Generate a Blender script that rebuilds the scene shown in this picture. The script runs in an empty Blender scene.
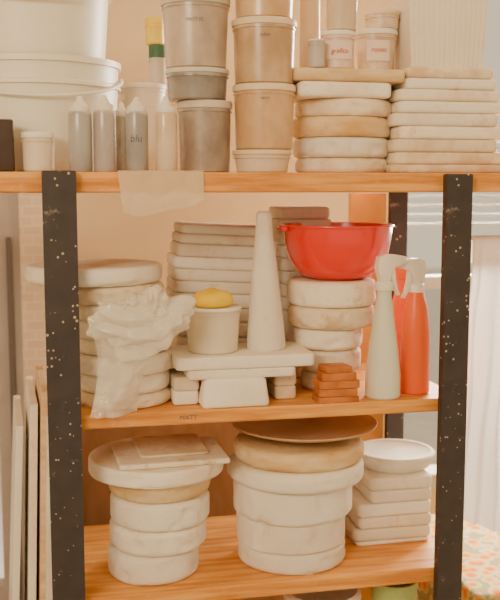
import bpy, math, random
from mathutils import Vector, noise, Matrix
random.seed(7)
S=bpy.context.scene
# ---------------------------------------------------------------- camera
TH=math.radians(12); PH=math.radians(6.9); F=950.0
C=Vector((-0.395,-1.858,1.45))
fw=Vector((math.sin(TH)*math.cos(PH),math.cos(TH)*math.cos(PH),-math.sin(PH)))
rt=Vector((math.cos(TH),-math.sin(TH),0)); up=rt.cross(fw)
cd=bpy.data.cameras.new('camera'); cam=bpy.data.objects.new('camera',cd); S.collection.objects.link(cam)
cam.location=C; cam.rotation_euler=(math.pi/2-PH,0,-TH)
cd.sensor_fit='VERTICAL'; cd.sensor_height=36; cd.lens=F/600*36; cd.clip_start=.05
cd.dof.use_dof=True; cd.dof.focus_distance=1.95; cd.dof.aperture_fstop=3.5
S.camera=cam
# survey helpers: convert photo measurements to real positions on the shelf planes
def sx(px,Y,z):
    k=(px-250)/F
    return C.x-((rt.y-k*fw.y)*(Y-C.y)+(rt.z-k*fw.z)*(z-C.z))/(rt.x-k*fw.x)
def sz(px,py,Y):
    d=fw+rt*((px-250)/F)+up*((300-py)/F)
    t=(Y-C.y)/d.y
    return C.z+d.z*t
def mpp(X,Y,z): return (Vector((X,Y,z))-C).dot(fw)/F
# ---------------------------------------------------------------- materials
MATS={}
def nt(name):
    m=bpy.data.materials.new(name); m.use_nodes=True
    t=m.node_tree; b=t.nodes['Principled BSDF']; return m,t,b
def mat(name,c1,c2=None,rough=.6,scale=10,bump=0,bscale=60,spec=.3,trans=0,stretch=None,detail=6,lo=.35,hi=.65,sub=0,stain=None,coat=0,sa=.75,st0=.56,vary=True):
    if name in MATS: return MATS[name]
    m,t,b=nt(name); N=t.nodes.new; L=t.links.new
    b.inputs['Roughness'].default_value=rough
    b.inputs['Specular IOR Level'].default_value=spec
    b.inputs['Transmission Weight'].default_value=trans
    b.inputs['Coat Weight'].default_value=coat; b.inputs['Coat Roughness'].default_value=.15
    if sub:
        b.inputs['Subsurface Weight'].default_value=sub; b.inputs['Subsurface Radius'].default_value=(1,.7,.5); b.inputs['Subsurface Scale'].default_value=.01
    c2=c2 or c1
    tc=N('ShaderNodeTexCoord'); mp=N('ShaderNodeMapping'); L(tc.outputs['Object'],mp.inputs[0])
    if stretch: mp.inputs['Scale'].default_value=stretch
    oi=N('ShaderNodeObjectInfo'); va=N('ShaderNodeVectorMath'); va.operation='ADD'
    cm=N('ShaderNodeMath'); cm.operation='MULTIPLY'; cm.inputs[1].default_value=37; L(oi.outputs['Random'],cm.inputs[0])
    L(mp.outputs[0],va.inputs[0]); L(cm.outputs[0],va.inputs[1])
    n=N('ShaderNodeTexNoise'); n.inputs['Scale'].default_value=scale; n.inputs['Detail'].default_value=detail; L(va.outputs[0],n.inputs[0])
    r=N('ShaderNodeValToRGB'); r.color_ramp.elements[0].position=lo; r.color_ramp.elements[1].position=hi
    r.color_ramp.elements[0].color=(*c1,1); r.color_ramp.elements[1].color=(*c2,1); L(n.outputs[0],r.inputs[0])
    col=r.outputs[0]
    if stain:
        vb=N('ShaderNodeVectorMath'); vb.operation='ADD'; L(tc.outputs['Object'],vb.inputs[0]); L(cm.outputs[0],vb.inputs[1])
        ns=N('ShaderNodeTexNoise'); ns.inputs['Scale'].default_value=scale*2.8; ns.inputs['Detail'].default_value=9; ns.inputs['Roughness'].default_value=.68; L(vb.outputs[0],ns.inputs[0])
        mr=N('ShaderNodeMapRange'); mr.inputs[1].default_value=st0; mr.inputs[2].default_value=st0+.16; mr.inputs[4].default_value=sa; L(ns.outputs[0],mr.inputs[0])
        mx=N('ShaderNodeMix'); mx.data_type='RGBA'; L(mr.outputs[0],mx.inputs[0]); L(col,mx.inputs[6]); mx.inputs[7].default_value=(*stain,1); col=mx.outputs[2]
        if vary:
            hv=N('ShaderNodeHueSaturation'); m2=N('ShaderNodeMapRange'); m2.inputs[3].default_value=.90; m2.inputs[4].default_value=1.05; L(oi.outputs['Random'],m2.inputs[0]); L(m2.outputs[0],hv.inputs['Value']); L(col,hv.inputs['Color']); col=hv.outputs[0]
    L(col,b.inputs['Base Color'])
    if bump:
        n2=N('ShaderNodeTexNoise'); n2.inputs['Scale'].default_value=bscale; n2.inputs['Detail'].default_value=5; L(va.outputs[0],n2.inputs[0])
        bp=N('ShaderNodeBump'); bp.inputs['Strength'].default_value=bump; bp.inputs['Distance'].default_value=.004
        L(n2.outputs[0],bp.inputs['Height']); L(bp.outputs[0],b.inputs['Normal'])
    MATS[name]=m; return m
ST=(.62,.40,.20)
PL=[mat('plaster_a',(.80,.64,.44),(.92,.82,.64),.85,9,.45,70,.15,lo=.35,hi=.52,stain=ST),
    mat('plaster_b',(.84,.71,.53),(.93,.85,.70),.85,7,.35,80,.15,lo=.35,hi=.50,stain=ST,sa=.6),
    mat('plaster_c',(.72,.51,.30),(.89,.75,.53),.85,12,.5,60,.15,lo=.35,hi=.53,stain=ST)]
PLW=mat('plaster_white',(.86,.76,.60),(.94,.88,.76),.8,6,.3,80,.15,stain=(.68,.48,.28),sa=.5)
PLR=mat('plaster_ridged',(.84,.74,.58),(.90,.80,.65),.8,6,.2,80,.15)
PLY=mat('plaster_stained',(.70,.42,.16),(.90,.71,.42),.8,8,.35,70,.15,stretch=(1,1,3),stain=(.48,.26,.09))
WOOD=mat('shelf_pine',(.62,.22,.03),(.90,.44,.10),.5,6,.25,40,.3,stretch=(1,11,11),detail=8,stain=(.86,.64,.40),sa=.45,st0=.60,vary=False)
WOODB=mat('board_wood',(.66,.43,.22),(.80,.59,.36),.6,6,.2,40,.2,stretch=(1,8,8))
TERRA=mat('terracotta',(.42,.12,.025),(.60,.21,.06),.8,20,.3,80,.1)
RED=mat('red_plastic',(.80,.022,.003),(.83,.028,.004),.2,3,0,spec=.5,coat=.4)
ORG=mat('orange_plastic',(.88,.12,.008),(.90,.14,.012),.35,3,0,spec=.4)
YEL=mat('yellow_clay',(.93,.60,.01),(.96,.70,.03),.6,8,.3,40)
WPL=mat('white_plastic',(.85,.78,.64),(.89,.83,.70),.4,4,spec=.4,sub=.2)
BKT=mat('bucket_plastic',(.86,.77,.61),(.90,.82,.67),.4,3,spec=.4,sub=.3)
DARK=mat('dark_plastic',(.05,.027,.019),(.07,.04,.028),.5)
GRN=mat('green_plastic',(.05,.13,.07),(.06,.15,.08),.4)
LGRN=mat('light_green_plastic',(.46,.56,.18),(.50,.60,.22),.4)
YPL=mat('yellow_plastic',(.86,.62,.06),(.90,.68,.10),.4)
MILK=mat('milky_bottle',(.68,.69,.52),(.74,.74,.58),.35,6,spec=.5,sub=.2)
INK=mat('marker_ink',(.13,.11,.16)); REDINK=mat('red_ink',(.65,.06,.04))
LABEL=mat('paper_label',(.86,.66,.52),(.90,.72,.58),.7)
def wet(name,c1,c2,top,frac_z):
    if name in MATS: return MATS[name]
    m=mat(name,c1,c2,.3,13,0,spec=.5,stretch=(1,1,.7),lo=.40,hi=.60,coat=.4,detail=8); t=m.node_tree; N=t.nodes.new; L=t.links.new
    b=t.nodes['Principled BSDF']; src=b.inputs['Base Color'].links[0].from_socket
    tc=N('ShaderNodeTexCoord'); sp=N('ShaderNodeSeparateXYZ'); L(tc.outputs['Object'],sp.inputs[0])
    nn=N('ShaderNodeTexNoise'); nn.inputs['Scale'].default_value=25; L(tc.outputs['Object'],nn.inputs[0])
    ad=N('ShaderNodeMath'); ad.operation='MULTIPLY_ADD'; ad.inputs[1].default_value=.025; L(nn.outputs[0],ad.inputs[0]); L(sp.outputs[2],ad.inputs[2])
    mr=N('ShaderNodeMapRange'); mr.inputs[1].default_value=frac_z; mr.inputs[2].default_value=frac_z+.006; L(ad.outputs[0],mr.inputs[0])
    mx=N('ShaderNodeMix'); mx.data_type='RGBA'; L(mr.outputs[0],mx.inputs[0]); L(src,mx.inputs[6]); mx.inputs[7].default_value=(*top,1)
    L(mx.outputs[2],b.inputs['Base Color']); return m
def post_mat():
    m,t,b=nt('black_post_paint'); N=t.nodes.new; L=t.links.new
    tc=N('ShaderNodeTexCoord')
    n=N('ShaderNodeTexNoise'); n.inputs['Scale'].default_value=30; n.inputs['Detail'].default_value=6; L(tc.outputs['Object'],n.inputs[0])
    r=N('ShaderNodeValToRGB'); r.color_ramp.elements[0].color=(.028,.020,.017,1); r.color_ramp.elements[1].color=(.062,.046,.038,1); L(n.outputs[0],r.inputs[0])
    v=N('ShaderNodeTexVoronoi'); v.inputs['Scale'].default_value=80; L(tc.outputs['Object'],v.inputs[0])
    n3=N('ShaderNodeTexNoise'); n3.inputs['Scale'].default_value=20; L(tc.outputs['Object'],n3.inputs[0])
    ml=N('ShaderNodeMath'); ml.operation='MULTIPLY'; ml.inputs[1].default_value=.75; L(n3.outputs[0],ml.inputs[0])
    sb=N('ShaderNodeMath'); sb.operation='SUBTRACT'; sb.inputs[1].default_value=.285; L(ml.outputs[0],sb.inputs[0])
    lt=N('ShaderNodeMath'); lt.operation='LESS_THAN'; L(v.outputs['Distance'],lt.inputs[0]); L(sb.outputs[0],lt.inputs[1])
    ns=N('ShaderNodeTexNoise'); ns.inputs['Scale'].default_value=26; ns.inputs['Detail'].default_value=9; ns.inputs['Roughness'].default_value=.7; L(tc.outputs['Object'],ns.inputs[0])
    mr=N('ShaderNodeMapRange'); mr.inputs[1].default_value=.64; mr.inputs[2].default_value=.74; mr.inputs[4].default_value=.7; L(ns.outputs[0],mr.inputs[0])
    mxx=N('ShaderNodeMath'); mxx.operation='MAXIMUM'; L(lt.outputs[0],mxx.inputs[0]); L(mr.outputs[0],mxx.inputs[1])
    mx=N('ShaderNodeMix'); mx.data_type='RGBA'; L(mxx.outputs[0],mx.inputs[0]); L(r.outputs[0],mx.inputs[6]); mx.inputs[7].default_value=(.50,.40,.28,1)
    L(mx.outputs[2],b.inputs['Base Color']); b.inputs['Roughness'].default_value=.6; return m
POST=post_mat()
def thin(name,col,mixt=.5,alpha=0.0,rough=.4,spec=.5):
    m,t,b=nt(name); N=t.nodes.new; L=t.links.new
    b.inputs['Base Color'].default_value=(*col,1); b.inputs['Roughness'].default_value=rough; b.inputs['Specular IOR Level'].default_value=spec
    tr=N('ShaderNodeBsdfTranslucent'); tr.inputs[0].default_value=(*col,1)
    mx=N('ShaderNodeMixShader'); mx.inputs[0].default_value=mixt; L(b.outputs[0],mx.inputs[1]); L(tr.outputs[0],mx.inputs[2])
    o=t.nodes['Material Output']; last=mx
    if alpha:
        tp=N('ShaderNodeBsdfTransparent'); m2=N('ShaderNodeMixShader'); m2.inputs[0].default_value=alpha
        L(mx.outputs[0],m2.inputs[1]); L(tp.outputs[0],m2.inputs[2]); last=m2
    L(last.outputs[0],o.inputs[0]); return m
BAG=thin('bag_film',(.97,.91,.78),.18,.46,.10,1.0); PAPER=thin('tape_paper',(.90,.76,.50),.35,.2,.6)
CLOTH=thin('hanging_cloth',(.93,.88,.82),.25,0,.9)
# ---------------------------------------------------------------- mesh helpers
def link(o,parent=None):
    S.collection.objects.link(o)
    if parent: o.parent=parent
    return o
def empty(name,loc=(0,0,0)):
    e=bpy.data.objects.new(name,None); e.empty_display_size=.03; e.location=loc; return link(e)
def mesh(name,V,Fc,m,loc=(0,0,0),rot=0,parent=None,sharp=35,rx=0,ry=0):
    me=bpy.data.meshes.new(name); me.from_pydata([tuple(v) for v in V],[],Fc); me.update()
    me.polygons.foreach_set('use_smooth',[True]*len(me.polygons)); me.set_sharp_from_angle(angle=math.radians(sharp))
    if m: me.materials.append(m)
    o=bpy.data.objects.new(name,me); o.rotation_euler=(rx,ry,rot)
    l=Vector(loc)
    if parent: l=l-parent.location
    o.location=l; return link(o,parent)
def loft(rings,cap0=True,cap1=True):
    V=[];Fc=[];n=len(rings[0])
    for r in rings: V+=r
    for i in range(len(rings)-1):
        for j in range(n):
            a=i*n+j;b=i*n+(j+1)%n; Fc.append((a,b,b+n,a+n))
    if cap0: Fc.append(tuple(range(n-1,-1,-1)))
    if cap1: Fc.append(tuple(range((len(rings)-1)*n,len(rings)*n)))
    return V,Fc
def ring(r,z,n=56,wob=0,ph=0):
    return [Vector((r*(1+wob*(math.sin(2*a+ph)+.6*math.sin(5*a+ph*3)+.4*math.sin(9*a-ph)))*math.cos(a),r*(1+wob*(math.sin(2*a+ph)+.6*math.sin(5*a+ph*3)))*math.sin(a),z)) for a in [2*math.pi*i/n for i in range(n)]]
def rrect(hx,hy,rc,n=5):
    P=[];rc=max(min(rc,hx*.98,hy*.98),.0005)
    for cx,cy,a0 in((hx-rc,hy-rc,0),(-hx+rc,hy-rc,90),(-hx+rc,-hy+rc,180),(hx-rc,-hy+rc,270)):
        for i in range(n+1):
            a=math.radians(a0+90*i/n); P.append((cx+rc*math.cos(a),cy+rc*math.sin(a)))
    return P
def lathe(name,prof,m,loc,parent=None,n=56,wob=0,ph=0,cap0=True,cap1=True,sharp=35,rx=0,ry=0):
    V,Fc=loft([ring(r,z,n,wob,ph) for r,z in prof],cap0,cap1)
    return mesh(name,V,Fc,m,loc,0,parent,sharp,rx,ry)
def edgeprof(h,e,k=4,eb=None):
    eb=e if eb is None else eb
    P=[(eb*2.2,0)]
    for i in range(k+1):
        a=math.pi/2*i/k; P.append((eb*(1-math.sin(a)),eb*(1-math.cos(a))))
    for i in range(k+1):
        a=math.pi/2*i/k; P.append((e*(1-math.cos(a)),h-e*(1-math.sin(a))))
    P.append((e*2.2,h)); return P
def disc(name,r,h,e,m,loc,parent=None,taper=0,wob=.004,side=None):
    ph=random.random()*6; pr=edgeprof(h,e,5)
    prof=[(r-i-taper*(1-z/h),z) for i,z in pr]
    k=len(prof)//2; a,b=prof[k-1],prof[k]
    mid=[(a[0]+(b[0]-a[0])*t,a[1]+(b[1]-a[1])*t) for t in (.25,.5,.75)]
    prof=prof[:k]+mid+prof[k:]
    V,Fc=loft([ring(a,z,84,wob,ph) for a,z in prof])
    s=Vector((random.random()*9,)*3)
    def q(v):
        d=noise.noise_vector(v*9+s)*.0018+noise.noise_vector(v*30+s)*.0009
        c=noise.noise(v*45+s)
        if c>.25: d-=Vector((v.x,v.y,0)).normalized()*(c-.25)*.015
        return v+d
    V=[q(v) if .001<v.z<h-.0005 else v for v in V]
    return mesh(name,V,Fc,m,loc,0,parent,50)
def slab(name,hx,hy,h,e,m,loc,parent=None,rc=.012,rot=0,taper=0,warp=.0015,rx=0,ry=0):
    rings=[]
    for i,z in edgeprof(h,e,3):
        t=i-0+taper*(z/h)
        rings.append([Vector((x,y,z)) for x,y in rrect(hx-t,hy-t,max(rc-i,.001))])
    V,Fc=loft(rings); s=Vector((random.random()*9,)*3)
    V=[v+Vector((1,1,.3))*noise.noise(v*14+s)*warp if .001<v.z<h-.0005 else v for v in V]
    return mesh(name,V,Fc,m,loc,rot,parent,rx=rx,ry=ry)
def box(name,x0,x1,y0,y1,z0,z1,m,parent=None,e=.002):
    hx,hy,h=(x1-x0)/2,(y1-y0)/2,z1-z0
    rings=[[Vector((x,y,z)) for x,y in ((hx-i,hy-i),(-hx+i,hy-i),(-hx+i,-hy+i),(hx-i,-hy+i))] for i,z in ((e,0),(0,e),(0,h-e),(e,h))]
    V,Fc=loft(rings); return mesh(name,V,Fc,m,((x0+x1)/2,(y0+y1)/2,z0),0,parent,20)
def stack_discs(name,Yc,z0,layers,mats=PL,wob=.004):
    root=None; z=z0
    for k,L in enumerate(layers):
        l,r,yt=L[:3]; o=L[3] if len(L)>3 else {}
        yc=o.get('y',Yc)
        X=sx((l+r)/2,yc,z); R=(r-l)/2*mpp(X,yc,z)*.985
        zt=sz((l+r)/2,yt,yc-R); h=zt-z
        if root is None: root=empty(name,(X,yc,z0))
        if o.get('m'): m=o['m']
        else: m=mats[random.randrange(len(mats))]
        disc('bat_%d'%(k+1),R,h-.0004,min(o.get('e',.012),h*.47),m,(X,yc,z),root,o.get('t',0),wob)
        z=zt
    return root,z
def stack_slabs(name,y0,y1,z0,layers,mats=PL,rc=.015,jit=.006,e=.005):
    root=None; z=z0
    for k,L in enumerate(layers):
        l,r,yt=L[:3]; o=L[3] if len(L)>3 else {}
        a=o.get('y0',y0);b=o.get('y1',y1); yc=(a+b)/2
        xl,xr=sx(l,a,z),sx(r,a,z); zt=sz((l+r)/2,yt,a); h=zt-z
        X=(xl+xr)/2
        if root is None: root=empty(name,(X,yc,z0))
        m=o.get('m') or mats[random.randrange(len(mats))]
        slab('slab_%d'%(k+1),(xr-xl)/2,(b-a)/2,h-.0004,min(o.get('e',e),h*.47),m,(X,yc,z),root,o.get('rc',rc),o.get('rot',random.uniform(-1,1)*jit*4),o.get('t',0))
        z=zt
    return root,z
def text(name,s,size,r,z,ang,m,parent):
    cu=bpy.data.curves.new('t','FONT'); cu.body=s; cu.size=size; cu.align_x='CENTER'; cu.offset=0; cu.shear=.2
    to=bpy.data.objects.new('t',cu); S.collection.objects.link(to)
    dg=bpy.context.evaluated_depsgraph_get(); me=bpy.data.meshes.new_from_object(to.evaluated_get(dg))
    bpy.data.objects.remove(to)
    for v in me.vertices:
        if r:
            a=ang+v.co.x/r; y=v.co.y
            v.co=Vector((r*math.cos(a),r*math.sin(a),z+y))
        else: v.co=Vector((v.co.x,0,v.co.y+z))
    me.materials.clear(); me.materials.append(m); me.name=name
    o=bpy.data.objects.new(name,me); return link(o,parent)
FA=-math.pi/2-.2
def tub(name,l,r,Yc,z0,yt,m,lidm=None,tap=.88,lidh=.012,lab=None,zt=None):
    X=sx((l+r)/2,Yc,z0); R=(r-l)/2*mpp(X,Yc,z0)*.985
    if zt is None: zt=sz((l+r)/2,yt,Yc-R)
    h=zt-z0; root=empty(name,(X,Yc,z0)); rb=R*tap; rr=R*.95
    pr=[(rb*.8,0),(rb-.003,0),(rb,.003),(rb+(rr-rb)*.5,h*.5),(rr,h-lidh)]
    pr+=[(rr+.001,h-lidh-.0001),(rr+.001,h-lidh*.6)]
    lathe('body',pr,m,(X,Yc,z0),root)
    lathe('lid',[(rr,h-lidh),(R-.001,h-lidh),(R,h-lidh+.001),(R,h-.003),(R-.0015,h-.0008),(R-.005,h-.0006),(R-.007,h-.003),(R*.3,h-.003)],lidm or WPL,(X,Yc,z0),root)
    lathe('rim_ring',[(rr-.002,h-lidh-.007),(rr+.002,h-lidh-.007),(rr+.002,h-lidh-.005),(rr-.002,h-lidh-.005)],m,(X,Yc,z0),root)
    if lab:
        if lab.get('band'):
            aw=lab['band']; a0=FA-aw/2; V=[];Fc=[];nn=16
            rl=(rb+(rr-rb)*.5)*1.02+.0012
            for i in range(nn+1):
                a=a0+aw*i/nn
                V+=[Vector((rl*math.cos(a),rl*math.sin(a),h*.25)),Vector((rl*1.02*math.cos(a),rl*1.02*math.sin(a),h*.72))]
            Fc=[(2*i,2*i+2,2*i+3,2*i+1) for i in range(nn)]
            mesh('label',V,Fc,LABEL,(X,Yc,z0),0,root)
        text('writing',lab['t'],lab['s'],(rb+rr)/2*1.04+.003,h*lab.get('z',.4),FA,lab.get('m',INK),root)
    return root,zt
ZT,ZM,ZL,ZB=1.475,.998,.622,.26; SD=.42
# ---------------------------------------------------------------- rack
rack=empty('wooden_shelf_rack',(0,0,0))
XL,XR=-.372,.4375
box('board_top',-.75,.95,0,SD,ZT-.040,ZT,WOOD,rack,.003)
box('board_middle',XL-.03,XR+.03,0,SD,ZM-.028,ZM,WOOD,rack,.003)
box('board_lower',XL-.03,XR+.03,0,SD,ZL-.032,ZL,WOOD,rack,.003)
box('board_bottom',XL-.03,XR+.03,0,SD,ZB-.03,ZB,WOOD,rack,.003)
def post(n,xc,y0,y1,w,h): box(n,xc-w/2,xc+w/2,y0,y1,0,h,POST,rack,.0025)
post('post_front_left',XL,-.022,0,.064,ZT+.002); post('post_front_right',XR,-.022,0,.056,ZT-.002)
post('post_back_left',XL,SD,SD+.02,.05,ZT); post('post_back_right',.475,SD,SD+.02,.045,ZT-.001)
box('brace_back_lower',XL,.475,SD+.02,SD+.035,ZL-.12,ZL-.06,WOOD,rack)
o=text('pencil_mark','MATT',.014,0,0,0,INK,rack); o.location=(sx(188,0,ZM),-.0006,ZM-.018)
# ---------------------------------------------------------------- top shelf
def bucket(name,l,r,Yc,z0,yt,tap=.9):
    X=sx((l+r)/2,Yc,z0); R=(r-l)/2*mpp(X,Yc,z0); zt=sz((l+r)/2,yt,Yc-R); h=zt-z0
    root=empty(name,(X,Yc,z0)); rb=R*tap
    lathe('body',[(rb*.7,0),(rb-.004,0),(rb,.004),(R*.955,h-.055),(R*.99,h-.055),(R*.99,h-.048),(R*.96,h-.045),(R*.965,h-.012),(R,h-.012),(R,h),(R*.96,h),(R*.95,h-.01),(rb-.006,.006),(rb*.4,.006)],BKT,(X,Yc,z0),root,n=72)
    cu=bpy.data.curves.new('handle','CURVE'); cu.dimensions='3D'; cu.bevel_depth=.0035; sp=cu.splines.new('POLY'); n=24; sp.points.add(n)
    for i in range(n+1):
        a=math.pi*i/n; x=-math.cos(a)*R*1.01; y=-math.sin(a)*R*1.03; z=h-.03-math.sin(a)*.05
        sp.points[i].co=(x,y,z,1)
    cu.materials.append(WPL); o=bpy.data.objects.new('handle',cu); o.location=(0,0,0); link(o,root)
    return root,zt
_,zb=bucket('large_white_bucket',-38,122,.232,ZT,53)
bucket('large_white_bucket',-40,112,.232,zb,-45)
def squeeze(l,r,Yc,yt,ybody,m,txt=None):
    X=sx((l+r)/2,Yc,ZT); R=(r-l)/2*mpp(X,Yc,ZT)*.97; hb=sz(l,ybody,Yc)-ZT; h=sz(l,yt,Yc)-ZT
    root=empty('glaze_squeeze_bottle',(X,Yc,ZT))
    lathe('body',[(R*.7,0),(R-.002,0),(R,.003),(R,hb-.005),(R*.93,hb),(R*.5,hb+.004),(R*.5,hb+.006)],m,(X,Yc,ZT),root,n=32)
    c=hb+.004
    lathe('cap',[(R*.84,c-.003),(R*.86,c),(R*.86,c+.007),(R*.6,c+.010),(R*.34,c+(h-c)*.65),(R*.2,h-.001),(R*.12,h)],WPL,(X,Yc,ZT),root,n=32)
    if txt: text('writing',txt,.020,R+.0006,hb*.5,FA,INK,root)
G1=wet('glaze_grey',(.32,.29,.25),(.42,.39,.34),(.72,.61,.48),.122)
G2=wet('glaze_mauve',(.40,.33,.29),(.50,.43,.37),(.72,.61,.48),.124)
G3=wet('glaze_speckle',(.36,.29,.20),(.74,.62,.46),(.74,.64,.50),.132)
G4=wet('glaze_beige',(.68,.50,.31),(.75,.58,.39),(.76,.65,.49),.126)
squeeze(69,93,.034,96,112,G1); squeeze(94,117,.034,95,111,G2,); squeeze(126,149,.034,97,112,G1,'blu'); squeeze(155,178,.034,96,113,G4)
squeeze(114,131,.075,102,117,G3)
tub('small_lidded_jar',22,56,.032,ZT,131,mat('jar_cream',(.74,.60,.41),(.80,.67,.48),.35,spec=.5,sub=.2),WPL,.9,.012)
slab('dark_storage_box',.028,.022,.098,.004,DARK,(sx(0,.03,ZT),.03,ZT),None,.005)
_,z1=tub('white_ice_cream_tub',121,168,.33,ZT,82,WPL,WPL,.85)
_,z2=tub('green_paint_jar',149,167,.33,z1,44,mat('jar_grey',(.6,.52,.42)),GRN,.95,.03)
tub('yellow_paint_jar',145,165,.33,z2,16,YPL,YPL,.95,.015)
GA=wet('slip_darkgrey',(.26,.19,.135),(.44,.345,.25),(.56,.46,.34),.140)
GA2=wet('slip_charcoal',(.17,.14,.12),(.30,.255,.21),(.50,.42,.33),.058)
GA3=wet('slip_greybeige',(.42,.315,.22),(.59,.465,.335),(.68,.56,.42),.135)
_,z=tub('slip_bucket',177,233,.11,ZT,99,GA,mat('lid_grey',(.58,.49,.38),(.68,.58,.45),.4),.9,.016)
_,z=tub('slip_bucket',165,230,.11,z,66,GA2,mat('lid_bluegrey',(.64,.57,.47),(.72,.64,.53),.4),.9,.010)
_,z=tub('slip_bucket',161,231,.11,z,-8,GA3,MATS['lid_grey'],.88,.016,lab=dict(t='MATT 02',s=.009,z=.62))
GB=wet('slip_tan',(.58,.345,.155),(.73,.49,.265),(.80,.61,.39),.130)
GB2=wet('slip_brownish',(.46,.28,.13),(.65,.44,.245),(.76,.58,.38),.122)
GBL=mat('lid_tan',(.76,.58,.36),(.82,.66,.44),.4)
_,z=tub('glaze_bucket',232,292,.09,ZT,149,mat('tub_pale',(.70,.55,.38),(.76,.62,.44),.35,spec=.5),GBL,.86,.010)
_,z=tub('glaze_bucket',232,296,.09,z,82,GB,GBL,.9,.014,lab=dict(t='terra',s=.009,z=.75))
_,z=tub('glaze_bucket',231,297,.09,z,15,GB2,GBL,.9,.014,lab=dict(t='vulkan',s=.009,z=.7))
_,z=tub('glaze_bucket',232,296,.09,z,-55,GB,GBL,.9,.014)
_,z=stack_discs('round_plaster_bat_stack',.155,ZT,[(294,388,157,{'m':PL[0]}),(292,389,136,{'m':PLW}),(291,390,115,{'m':PLY}),(294,392,97,{'m':PL[2]})])
_,z=stack_slabs('plaster_board_stack',.05,.24,z,[(300,393,81,{'m':PL[1],'e':.008}),(295,407,68,{'m':PLY})])
PK=mat('jar_pink',(.76,.52,.39),(.82,.60,.47),.4,spec=.5); CLR=mat('jar_clearish',(.62,.42,.26),(.82,.65,.48),.3,24,spec=.6)
_,za=tub('labelled_glaze_jar',320,355,.10,z,29,PK,WPL,.95,.010,lab=dict(t='grafica',s=.014,m=REDINK,z=.4,band=1.7))
tub('glaze_jar',325,358,.10,za,-14,mat('jar_beige',(.62,.47,.31),(.70,.55,.38),.4),WPL,.92)
_,za=tub('labelled_glaze_jar',354,397,.14,z,27,CLR,WPL,.84,.012,lab=dict(t='rosso',s=.015,m=REDINK,z=.45,band=1.2))
tub('shallow_jar',364,400,.14,za,8,CLR,GBL,.9,.01)
tub('glaze_jar',299,320,.17,z,-12,mat('jar_beige2',(.74,.54,.33),(.8,.6,.40),.4),WPL,1.0)
tub('small_grey_jar',308,325,.065,z,38,mat('jar_greyblue',(.50,.44,.37),(.56,.50,.42),.4),WPL,.95,.006)
_,z=stack_slabs('plaster_tile_stack',.05,.26,ZT,[(394,510,164),(396,508,152),(395,500,139),(400,507,126),(395,501,113),(400,508,101),(399,503,89),(407,500,78),(410,497,67)],rc=.02,e=.007)
def ridged(name,l,r,y0,y1,z0,h,m):
    xl,xr=sx(l,y0,z0),sx(r,y0,z0); hx=(xr-xl)/2; hy=(y1-y0)/2; rings=[]
    for z,s in ((0,.90),(.004,.92),(h*.5,.97),(h*.95,1.0),(h,.97)):
        P=[]; n=30
        for i in range(n*6+1):
            t=i/(n*6); x=-hx+2*hx*t; P.append(Vector((x*s,(-hy-.0018*abs(math.sin(t*n*math.pi/2+.3*math.sin(7*t))))*1.0,z)))
        P+= [Vector((hx*s,hy,z)),Vector((-hx*s,hy,z))]; rings.append(P)
    V,Fc=loft(rings); return mesh(name,V,Fc,m,((xl+xr)/2,(y0+y1)/2,z0),0,None,50)
ridged('ridged_plaster_mold',408,486,.07,.2,z,.17,PLR)
def sheet(name,fn,nu,nv,m,sub=1,sharp=180):
    V=[Vector(fn(i/nu,j/nv)) for j in range(nv+1) for i in range(nu+1)]
    Fc=[(j*(nu+1)+i,j*(nu+1)+i+1,(j+1)*(nu+1)+i+1,(j+1)*(nu+1)+i) for j in range(nv) for i in range(nu)]
    o=mesh(name,V,Fc,m,sharp=sharp)
    return o
xa,xb=sx(116,0,ZT),sx(203,0,ZT)
def paper(u,v):
    ln=.094+.010*math.sin(u*4+.5)+.004*math.sin(u*9)-.04*max(0,u-.75); s=v*ln; x=xa+(xb-xa)*u+(.012*(1-u)*v)
    w=.0015*math.sin(u*14+2*v)+.004*noise.noise(Vector((u*4,v*3,1)))
    if s<.02: return (x,.02-s-.004,ZT+.0025+abs(w)*.3)
    d=s-.02; return (x,-.005-abs(w)-.008*d/.08,ZT+.002-d)
sheet('hanging_masking_paper',paper,40,30,PAPER)
# ---------------------------------------------------------------- middle shelf
stack_discs('round_plaster_bat_stack',.128,ZM,[(74,172,397),(77,171,377),(71,175,359),(76,168,341),(70,166,323),(68,168,306),(45,164,287,{'y':.15}),(26,163,269,{'y':.155,'m':PL[1]})])
r1,_=stack_slabs('plaster_tile_stack',.228,.39,ZM,[(180,266,372),(178,265,356),(176,266,340),(172,264,325),(170,265,311),(168,266,297),(169,264,285),(169,265,273),(168,264,261),(171,266,248),(172,262,238),(173,260,228)],mats=[PL[0],PL[1],PLW],rc=.02,e=.007)
r1.rotation_euler=(0,.055,0); r1.location.z+=.0055
stack_slabs('plaster_tile_stack',.27,.40,ZM,[(284,352,345),(284,350,310),(283,352,297),(283,350,284),(284,348,271),(282,345,258),(283,342,245),(282,340,232),(280,333,219),(280,331,207)],mats=[PLW,PL[1]],rc=.015,e=.007)
zblk=sz(236,379,.012)
r_,_=stack_slabs('trapezoid_plaster_block',.004,.068,ZM,[(202,271,379,{'t':.008,'rc':.012,'e':.008,'m':PLW,'rot':0})])
def plain(name,l,r,a,b,z0,zt,n,m=None):
    root=None; h=(zt-z0)/n
    for k in range(n):
        xl,xr=sx(l,a,z0)+random.uniform(0,.003),sx(r,a,z0)-random.uniform(0,.003)
        if root is None: root=empty(name,((xl+xr)/2,(a+b)/2,z0))
        slab('slab_%d'%(k+1),(xr-xl)/2,(b-a)/2,h-.0003,min(.005,h*.4),m or random.choice(PL),((xl+xr)/2,(a+b)/2,z0+k*h),root,.01)
plain('small_plaster_slab_stack',173,200,.05,.16,ZM,zblk,2)
plain('small_plaster_slab_stack',275,297,.06,.16,ZM,zblk,2)
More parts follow.
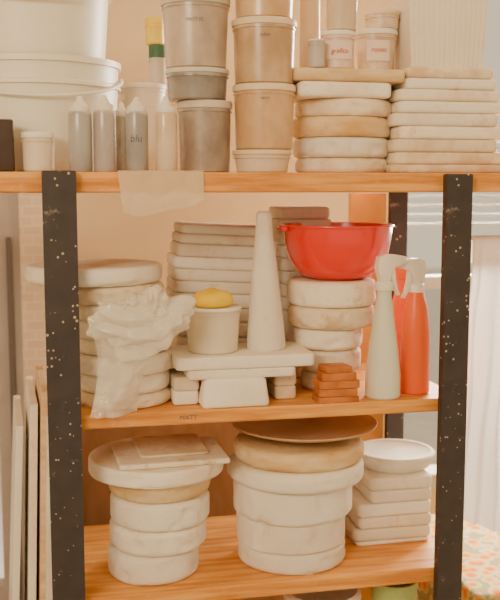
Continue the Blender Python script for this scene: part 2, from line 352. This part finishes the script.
r_,zp=stack_slabs('plaster_plate_stack',.015,.18,zblk,[(188,297,369,{'e':.004,'m':PL[1],'rot':0}),(176,316,356,{'m':PLW,'rot':0,'e':.005})])
_,zt_=tub('clear_lidded_tub',184,242,.09,zp,309,mat('tub_translucent',(.76,.65,.46),(.82,.72,.53),.3,5,spec=.6,sub=.3),WPL,.86,.008)
X=sx(213,.09,zt_)
V,Fc=loft([ring(r,z,40,.03,1) for r,z in((.012,0),(.034,.001),(.040,.008),(.041,.017),(.037,.026),(.028,.033),(.012,.036),(.004,.036))])
V=[v+noise.noise_vector(v*40)*.004*(1 if v.z>.002 else 0) for v in V]
mesh('yellow_sponge',V,Fc,YEL,(X,.09,zt_-.0025),sharp=180)
X=sx(266,.10,zp); R=19.5*mpp(X,.1,zp); H=sz(262,211,.1)-zp
lathe('tapered_plaster_cone',[(R*.8,0),(R-.002,0),(R,.004),(R*.93,H*.15),(R*.62,H*.62),(R*.42,H*.88),(R*.40,H*.95),(R*.36,H*.985),(R*.25,H)],PLW,(X,.10,zp),None,48,.006,1,ry=-.02)
_,z=stack_discs('round_plaster_bat_stack',.165,ZM,[(300,352,374),(300,361,351,{'m':PL[0]}),(293,363,330,{'m':PL[1]}),(287,374,309,{'m':PL[2]}),(286,376,283,{'m':PL[0]})])
X=sx(337,.165,z); R=55.5*mpp(X,.165,z); H=sz(337,224,.165)-z
root=empty('red_mixing_bowl',(X,.165,z))
pr=[(R*.45,0),(R*.50,0),(R*.52,.004)]
for i in range(1,13):
    a=math.pi/2*i/12; pr.append((R*(.52+.45*math.sin(a)**.9),.004+(H-.008)*(1-math.cos(a))**.95))
pr+=[(R*1.0,H-.005),(R*1.01,H-.002),(R,H),(R*.96,H-.001)]
for i in range(11,0,-1):
    a=math.pi/2*i/12; pr.append((R*(.50+.45*math.sin(a)**.9),.008+(H-.008)*(1-math.cos(a))**.95))
pr+=[(R*.3,.008)]
lathe('bowl',pr,RED,(X,.165,z),root,72,sharp=60)
slab('grip_lug',.010,.018,.012,.003,RED,(X-R*1.0-.004,.155,z+H-.014),root,.006)
stack_slabs('terracotta_test_bars',.003,.053,ZM,[(318,359,397,{'rot':.03}),(320,358,389,{'rot':-.05}),(319,360,381,{'rot':.04}),(323,357,373,{'rot':-.03}),(325,352,367,{'rot':.1})],mats=[TERRA],rc=.003,e=.002)
def extr(name,pts,th,m,loc,parent,rot=0,bev=.0015):
    n=len(pts)
    cx=sum(p[0] for p in pts)/n; cz=sum(p[1] for p in pts)/n
    rings=[]
    for y,s in((-th/2,.93),(-th/2+bev,1),(th/2-bev,1),(th/2,.93)):
        rings.append([Vector((cx+(p[0]-cx)*s,y,cz+(p[1]-cz)*s)) for p in pts])
    Vv,Fc=loft(rings); Fc=[tuple(reversed(f)) for f in Fc]
    return mesh(name,Vv,Fc,m,loc,rot,parent,40)
def spray(name,l,r,Yc,ytop,yneck,bm,hm,dirn=1,kind=0):
    X=sx((l+r)/2,Yc,ZM); R=(r-l)/2*mpp(X,Yc,ZM); hb=sz((l+r)/2,yneck,Yc)-ZM; H=sz((l+r)/2,ytop,Yc)-ZM
    root=empty(name,(X,Yc,ZM))
    if kind==0: pr=[(R*.8,0),(R-.003,0),(R,.004),(R*.99,hb*.2),(R*.80,hb*.5),(R*.55,hb*.78),(R*.42,hb*.92),(R*.40,hb)]
    else: pr=[(R*.8,0),(R-.003,0),(R,.004),(R,hb*.35),(R*.97,hb*.6),(R*.80,hb*.82),(R*.55,hb*.95),(R*.45,hb)]
    lathe('bottle',pr,bm,(X,Yc,ZM),root,40)
    lathe('collar',[(R*.40,hb-.004),(R*.52,hb-.004),(R*.52,hb+.012),(R*.36,hb+.016),(R*.3,hb+.017)],hm,(X,Yc,ZM),root,28)
    z=hb+.014; t=H-z
    body=[(-.012,0),(.010,0),(.012,t*.35),(.022,t*.55),(.040,t*.62),(.041,t*.92),(.020,t*.98),(0,t),(-.016,t*.9),(-.020,t*.5)]
    trig=[(.014,t*.5),(.022,t*.52),(.024,t*.1),(.030,-.018),(.036,-.030),(.030,-.031),(.022,-.018),(.014,t*.1)]
    for nme,pts,th in(('spray_head',body,.020),('trigger',trig,.010)):
        pts=[(p[0]*dirn,p[1]) for p in pts]
        if dirn<0: pts=pts[::-1]
        extr(nme,pts,th,hm,(X,Yc,ZM+z),root,rot=.15)
    o=lathe('nozzle',[(.004,0),(.007,0),(.008,.002),(.007,.010),(.002,.010)],hm,(X+dirn*.040*math.cos(.15),Yc+dirn*.040*math.sin(.15),ZM+z+t*.77),root,20)
    o.rotation_euler=(0,dirn*math.pi/2,.15)
spray('spray_bottle',365,400,.042,254,288,MILK,WPL,1)
spray('spray_bottle',399,429,.07,258,290,ORG,WPL,-1,1)
spray('spray_bottle',388,412,.16,262,285,ORG,ORG,1,1)
# plastic bag : crumpled film, folds in random directions
rb_=random.Random(11)
FOLDS=[]
for s_,a_ in ((.9,1.0),(1.2,1.0),(1.6,.8),(2.3,.5),(3.2,.28),(4.6,.12)):
    for _k in range(2):
        d=Vector((rb_.gauss(0,1),rb_.gauss(0,1),rb_.gauss(0,1))).normalized(); FOLDS.append((d*s_,rb_.random(),a_))
def crum(p):
    w=p+noise.noise_vector(p*.9)*.25; h=0
    for d,ph,a in FOLDS:
        t=(w.dot(d)+ph)%1.0; x=abs(t-.5)*2; h+=a*(2*math.sqrt(x*x+.002)-1)
    return h/3.0
def bag():
    xc,zc=sx(142,-.02,1.15),sz(142,322,-.02)
    root=empty('crumpled_plastic_bag',(xc,-.02,ZM))
    n,mm=220,120; V=[];Fc=[]
    for j in range(mm+1):
        t=math.pi*j/mm
        for i in range(n):
            a=2*math.pi*i/n
            d=Vector((math.sin(t)*math.cos(a),math.sin(t)*math.sin(a),math.cos(t)))
            rd=.96+.32*crum(d*.9)
            V.append(Vector((d.x*.088*rd,d.y*.040*rd,d.z*.054*rd-.010*math.cos(d.x*2.6+.8))))
    for j in range(mm):
        for i in range(n):
            a=j*n+i;b=j*n+(i+1)%n; Fc.append((a,a+n,b+n,b))
    mesh('gathered_body',V,Fc,BAG,(xc+.002,-.038,zc+.002),0,root,180)
    def ear(nm,px,py,y,ax,L,W,seed,curl=.3):
        c=Vector((sx(px,y,1.1),y,sz(px,py,y)))-root.location
        ax=Vector(ax).normalized(); sd=Vector((0,1,0)).cross(ax).normalized(); nr=ax.cross(sd)
        V=[];Fc=[];nu,nv=90,50
        for j in range(nv+1):
            v=j/nv
            for i in range(nu+1):
                u=i/nu*2-1
                w=W*(.15+.85*v**.7)*(1+.12*math.sin(v*5+seed))
                ph=u*6+seed
                fold=.006*v**.5*math.sin(ph+1.2*math.sin(ph*.7))+.022*v**.6*crum(Vector((u*1.0,v*.9,seed)))
                ln=L*v*(1-.30*u*u+.16*math.sin(u*3.1+seed))
                V.append(c+ax*ln+sd*u*w+nr*(fold+curl*L*v*v*.4))
        for j in range(nv):
            for i in range(nu):
                a=j*(nu+1)+i; Fc.append((a,a+1,a+nu+2,a+nu+1))
        mesh(nm,V,Fc,BAG,root.location,0,root,180)
    ear('knot_ear_top',152,318,-.062,(.2,-.05,1),.056,.034,1.3,.15)
    ear('knot_ear_top_left',140,320,-.058,(-.5,-.02,1),.046,.030,7.3,.15)
    ear('knot_ear_right',154,318,-.060,(1,.1,-.22),.062,.034,2.6,.1)
    ear('knot_ear_left',148,322,-.060,(-1,.05,-.12),.078,.038,4.1,.1)
    def tail(u,v):
        xl=sx(91+ 5*math.sin(v*3),.0,ZM); xr=sx(158-20*v,.0,ZM)
        zt=sz(120,322,0); z=zt+(ZM+.003-zt)*v
        x=xl+(xr-xl)*u+.006*math.sin(v*4+u*2)
        ph=u*9+1.5*math.sin(v*2.2+u*2)
        y=-.018+.006*(.5+.5*v)*math.sin(ph)+.026*crum(Vector((u*.9,v*1.1,3.3)))-.018*math.sin(u*math.pi)
        return (x,min(y,.010),z)
    o=sheet('draped_tail',tail,120,120,BAG); o.parent=root; o.location=-root.location
    def tail2(u,v):
        p=tail(u*.85+.05,v*.92); return (p[0]+.003,min(.015,.010+.005*crum(Vector((u,v,1.5)))),p[2]+.004)
    o=sheet('draped_layer',tail2,60,60,BAG); o.parent=root; o.location=-root.location
bag()
# ---------------------------------------------------------------- lower shelf
_,z=stack_discs('round_plaster_mold_stack',.122,ZL,[(108,199,558,{'m':PLW}),(109,207,534,{'m':PLW}),(110,210,506,{'m':PL[1]}),(105,214,487,{'t':.012,'m':PLY}),(88,225,473,{'e':.006,'m':PL[1],'y':.135})])
stack_slabs('square_plaster_board_stack',.018,.205,z,[(118,230,462,{'e':.004,'m':PL[0],'rot':.03,'rc':.006}),(139,209,454,{'e':.005,'m':PL[2],'rot':.04,'y0':.055,'y1':.215})])
_,z=stack_discs('large_round_plaster_mold_stack',.132,ZL,[(237,345,556,{'m':PLW}),(236,346,528,{'m':PLW,'e':.004}),(233,352,494,{'m':PLW}),(226,365,477,{'m':PL[1],'e':.014}),(232,364,457,{'m':PLY,'e':.014})],wob=.007)
X=sx(304,.16,z); R=73*mpp(X,.16,z)
lathe('shallow_brown_dish',[(R*.3,0),(R*.42,0),(R*.45,.004),(R*.8,.016),(R*.985,.026),(R,.029),(R*.99,.031),(R*.96,.030),(R*.78,.018),(R*.4,.008),(R*.1,.007)],mat('dish_brown',(.50,.29,.13),(.68,.46,.26),.45,6,.1),(X,.16,z),None,72,rx=.0)
_,z=stack_slabs('plaster_tile_stack',.15,.34,ZL,[(356,430,540),(355,432,528),(360,433,516),(358,432,503),(372,433,490),(371,434,477)],mats=[PL[0],PL[1],PLW],rc=.015,e=.007)
X=sx(394,.25,z); R=40*mpp(X,.25,z)
lathe('round_plaster_dish',[(R*.6,0),(R*.8,0),(R*.88,.006),(R,.028),(R,.034),(R*.97,.038),(R*.9,.038),(R*.84,.033),(R*.5,.026),(R*.1,.024)],PLW,(X,.25,z),None,56,.004,2)
X=sx(322,.12,.5); lathe('white_plaster_basin',[(.06,0),(.07,0),(.075,.005),(.085,.25),(.088,.265),(.088,.28),(.080,.285),(.075,.27),(.06,.03),(.02,.03)],PLW,(X,.12,ZB))
X=sx(394,.12,.5); lathe('green_basin',[(.04,0),(.045,0),(.05,.005),(.052,.27),(.054,.275),(.054,.292),(.049,.292),(.046,.27),(.04,.03),(.02,.03)],LGRN,(X,.12,ZB))
# ---------------------------------------------------------------- surroundings
WALL=mat('wall_paint',(.76,.58,.36),(.82,.65,.43),.9,3,.15,30,.1)
WALL2=mat('wall_paint_side',(.8,.70,.55),(.84,.74,.59),.9,3,.15,30,.1)
FLOOR=mat('floor_concrete',(.42,.33,.25),(.52,.42,.32),.8,5,.2,30,.2)
YB=.98
box('floor',-2.4,2.6,-3.2,1.2,-.05,0,FLOOR)
box('ceiling',-2.4,2.6,-3.2,1.2,2.7,2.75,WALL2)
wb=empty('wall_back',(0,YB,0))
def wpart(n,*a): box(n,*a,WALL,wb,.001)
WX0,WX1,WZ0,WZ1=.66,1.75,.5,2.35
wpart('panel_main',-.40,WX0,YB,YB+.1,0,2.7); wpart('panel_right',WX1,2.6,YB,YB+.1,0,2.7)
wpart('panel_below',WX0,WX1,YB,YB+.1,0,WZ0); wpart('panel_above',WX0,WX1,YB,YB+.1,WZ1,2.7)
box('wall_left',-2.4,-2.3,-3.2,1.2,0,2.7,WALL2); box('wall_right',2.5,2.6,-3.2,1.2,0,2.7,WALL2)
FR=mat('window_frame_paint',(.56,.51,.46),(.61,.56,.50),.5)
w=empty('window_1',(WX0,YB,WZ0))
for n,a in {'jamb_left':(WX0,WX0+.04,YB-.02,YB+.06,WZ0,WZ1),'jamb_right':(WX1-.05,WX1,YB-.02,YB+.06,WZ0,WZ1),'sill':(WX0,WX1,YB-.04,YB+.06,WZ0-.03,WZ0+.02),'head':(WX0,WX1,YB-.02,YB+.06,WZ1-.04,WZ1),'mullion':(1.15,1.19,YB,YB+.05,WZ0,WZ1),'rail':(WX0,WX1,YB,YB+.05,1.12,1.16)}.items():
    box(n,*a,FR,w)
for i in range(0,14):
    zz=1.62-.03*i
    if zz>1.3: box('blind_slat_%d'%i,WX0+.05,1.14,YB+.055,YB+.075,zz,zz+.007,FR,w,.001)
def brick():
    m,t,b=nt('brick_pier'); N=t.nodes.new; L=t.links.new
    tc=N('ShaderNodeTexCoord'); mp=N('ShaderNodeMapping'); mp.inputs['Rotation'].default_value=(math.pi/2,0,0); L(tc.outputs['Object'],mp.inputs[0])
    br=N('ShaderNodeTexBrick'); br.inputs['Scale'].default_value=9; br.inputs['Mortar Size'].default_value=.03; br.inputs['Mortar Smooth'].default_value=.8
    br.inputs['Color1'].default_value=(.76,.56,.38,1); br.inputs['Color2'].default_value=(.80,.63,.46,1); br.inputs['Mortar'].default_value=(.82,.72,.58,1)
    L(mp.outputs[0],br.inputs[0]); L(br.outputs[0],b.inputs['Base Color']); b.inputs['Roughness'].default_value=.9; return m
box('trim_1',-.475,-.40,YB-.02,YB+.1,0,2.7,brick())
d=empty('door_1',(-1.0,YB,0)); DG=mat('door_grey',(.46,.39,.34),(.52,.44,.39),.6); DD=mat('door_dark',(.16,.13,.12))
box('stile_right',-.55,-.475,YB,YB+.06,0,2.7,DG,d); box('stile_left',-1.5,-1.4,YB,YB+.06,0,2.7,DG,d)
box('rail_bottom',-1.4,-.55,YB,YB+.06,0,.25,DG,d); box('rail_mid',-1.4,-.55,YB,YB+.06,1.0,1.1,DG,d); box('rail_top',-1.4,-.55,YB,YB+.06,2.5,2.7,DG,d)
box('seal_strip',-.515,-.50,YB-.012,YB,0,1.3,DD,d)
box('upper_panel',-1.4,-.55,YB+.02,YB+.04,1.1,2.5,mat('door_panel',(.66,.57,.51),(.70,.61,.55),.4),d)
wpart('panel_left',-2.4,-1.5,YB,YB+.1,0,2.7)
lp=empty('leaning_white_panels',(-.5,.3,0))
for i,(xx,yy,hh,mm,rr) in enumerate(((-.475,.34,.985,PLW,.035),(-.447,.30,1.02,WOODB,.03),(-.434,.25,.97,PLW,.03),(-.520,.38,.93,WPL,.05))):
    o=slab('panel_%d'%(i+1),.008,.16,hh,.002,mm,(xx,yy,0),lp,.002,rot=.05,ry=rr)
slab('orange_wood_plank',.05,.006,1.43,.002,mat('orange_wood',(.74,.31,.05),(.84,.43,.10),.5),(sx(368,.47,1.4),.4705,0),None,.002)
slab('brown_board_and_shade',.36,.01,.90,.003,mat('brown_board_shade',(.42,.24,.12),(.54,.33,.18),.7,5,stretch=(4,4,1)),(-.02,.53,0),None,.004,rx=-.05)  # brown board, made taller and darker so its colour stands in for wall shade
cx0=sx(464,.20,1.1); zr=sz(480,238,.20)
tr=empty('hanging_cloth_towel',(cx0,.20,zr))
rod=lathe('rail',[(.004,0),(.005,.001),(.005,.36),(.004,.361)],FR,(cx0-.02,.20,zr),tr,16); rod.rotation_euler=(0,math.pi/2,0)
for k,xx in enumerate((cx0+.001,cx0+.33)): lathe('hook_%d'%k,[(.002,0),(.002,ZT-.040-zr)],FR,(xx,.20,zr),tr,10)
def cloth(u,v):
    s=v*.82; wv=.013*math.sin(u*62+2.5*s+1.5*math.sin(u*17))*(.5+.6*s)+.020*noise.noise(Vector((u*5,s*4,0)))
    x=cx0+.012+.30*u-.034*max(0,(v-.2))*(1-u)
    if v<.1: return (x,.20+.03-.03*v*10-.007*(v*10),zr-.06*(1-v*10)+.0065*math.sin(v*10*math.pi/2))
    vv=(v-.1)/.9; return (x,.193-.012*vv+wv*min(1,vv*4),zr+.0065-(.675+.12*u)*vv)
o=sheet('cloth',cloth,180,80,CLOTH); o.parent=tr; o.location=-tr.location
def floral():
    m,t,b=nt('floral_cloth'); N=t.nodes.new; L=t.links.new
    tc=N('ShaderNodeTexCoord'); v=N('ShaderNodeTexVoronoi'); v.inputs['Scale'].default_value=26; L(tc.outputs['Object'],v.inputs[0])
    r=N('ShaderNodeValToRGB'); cr=r.color_ramp; cr.interpolation='CONSTANT'
    cr.elements[0].color=(.80,.20,.015,1); cr.elements[1].position=.30; cr.elements[1].color=(.85,.44,.07,1)
    e=cr.elements.new(.46); e.color=(.74,.56,.35,1); e=cr.elements.new(.62); e.color=(.42,.36,.15,1)
    L(v.outputs['Distance'],r.inputs[0]); L(r.outputs[0],b.inputs['Base Color']); b.inputs['Roughness'].default_value=.9; return m
FLO=floral()
tb=empty('low_table_with_floral_cloth',(1.0,.5,0))
slab('cloth_top',.40,.28,.03,.01,FLO,(.98,.42,.45),tb,.03)
def skirt(u,v):
    P=rrect(.402,.282,.03,5); L_=[0]
    for i in range(len(P)): a=P[i];b=P[(i+1)%len(P)]; L_.append(L_[-1]+math.hypot(a[0]-b[0],a[1]-b[1]))
    s=u*L_[-1]; k=max(i for i in range(len(P)) if L_[i]<=s+1e-9); k=min(k,len(P)-1)
    f=(s-L_[k])/max(L_[k+1]-L_[k],1e-9); a=P[k];b=P[(k+1)%len(P)]; x=a[0]+(b[0]-a[0])*f; y=a[1]+(b[1]-a[1])*f
    g=1+v*(.03+.02*math.sin(u*90)); return (.98+x*g,.42+y*g,.47-.25*v)
o=sheet('cloth_skirt',skirt,240,10,FLO); o.parent=tb; o.location=-tb.location
for i,(a,b_) in enumerate(((-.36,-.24),(.36,-.24),(-.36,.24),(.36,.24))): box('leg_%d'%(i+1),.98+a-.02,.98+a+.02,.42+b_-.02,.42+b_+.02,0,.45,WOODB,tb)
box('ground',-8,10,1.4,14,-.1,-.02,mat('ground_outside',(.6,.57,.52),(.7,.66,.6),.9))
# ---------------------------------------------------------------- light
wd=bpy.data.worlds.new('world'); S.world=wd; wd.use_nodes=True
bg=wd.node_tree.nodes['Background']; bg.inputs[0].default_value=(1,.81,.56,1); bg.inputs[1].default_value=.92
def area(n,loc,tgt,size,e,col):
    l=bpy.data.lights.new(n,'AREA'); l.size=size; l.energy=e; l.color=col; o=bpy.data.objects.new(n,l); o.location=loc
    o.rotation_euler=(Vector(tgt)-Vector(loc)).to_track_quat('-Z','Y').to_euler(); link(o)
area('added_front_fill',(-1.7,-2.4,2.5),(0,.1,1.1),1.0,66,(1,.82,.58))  # added soft fill from front left, not a lamp of the room
area('window_daylight',(1.2,1.3,1.7),(.4,0,1.0),1.0,170,(1,.91,.78))
print('DONE')
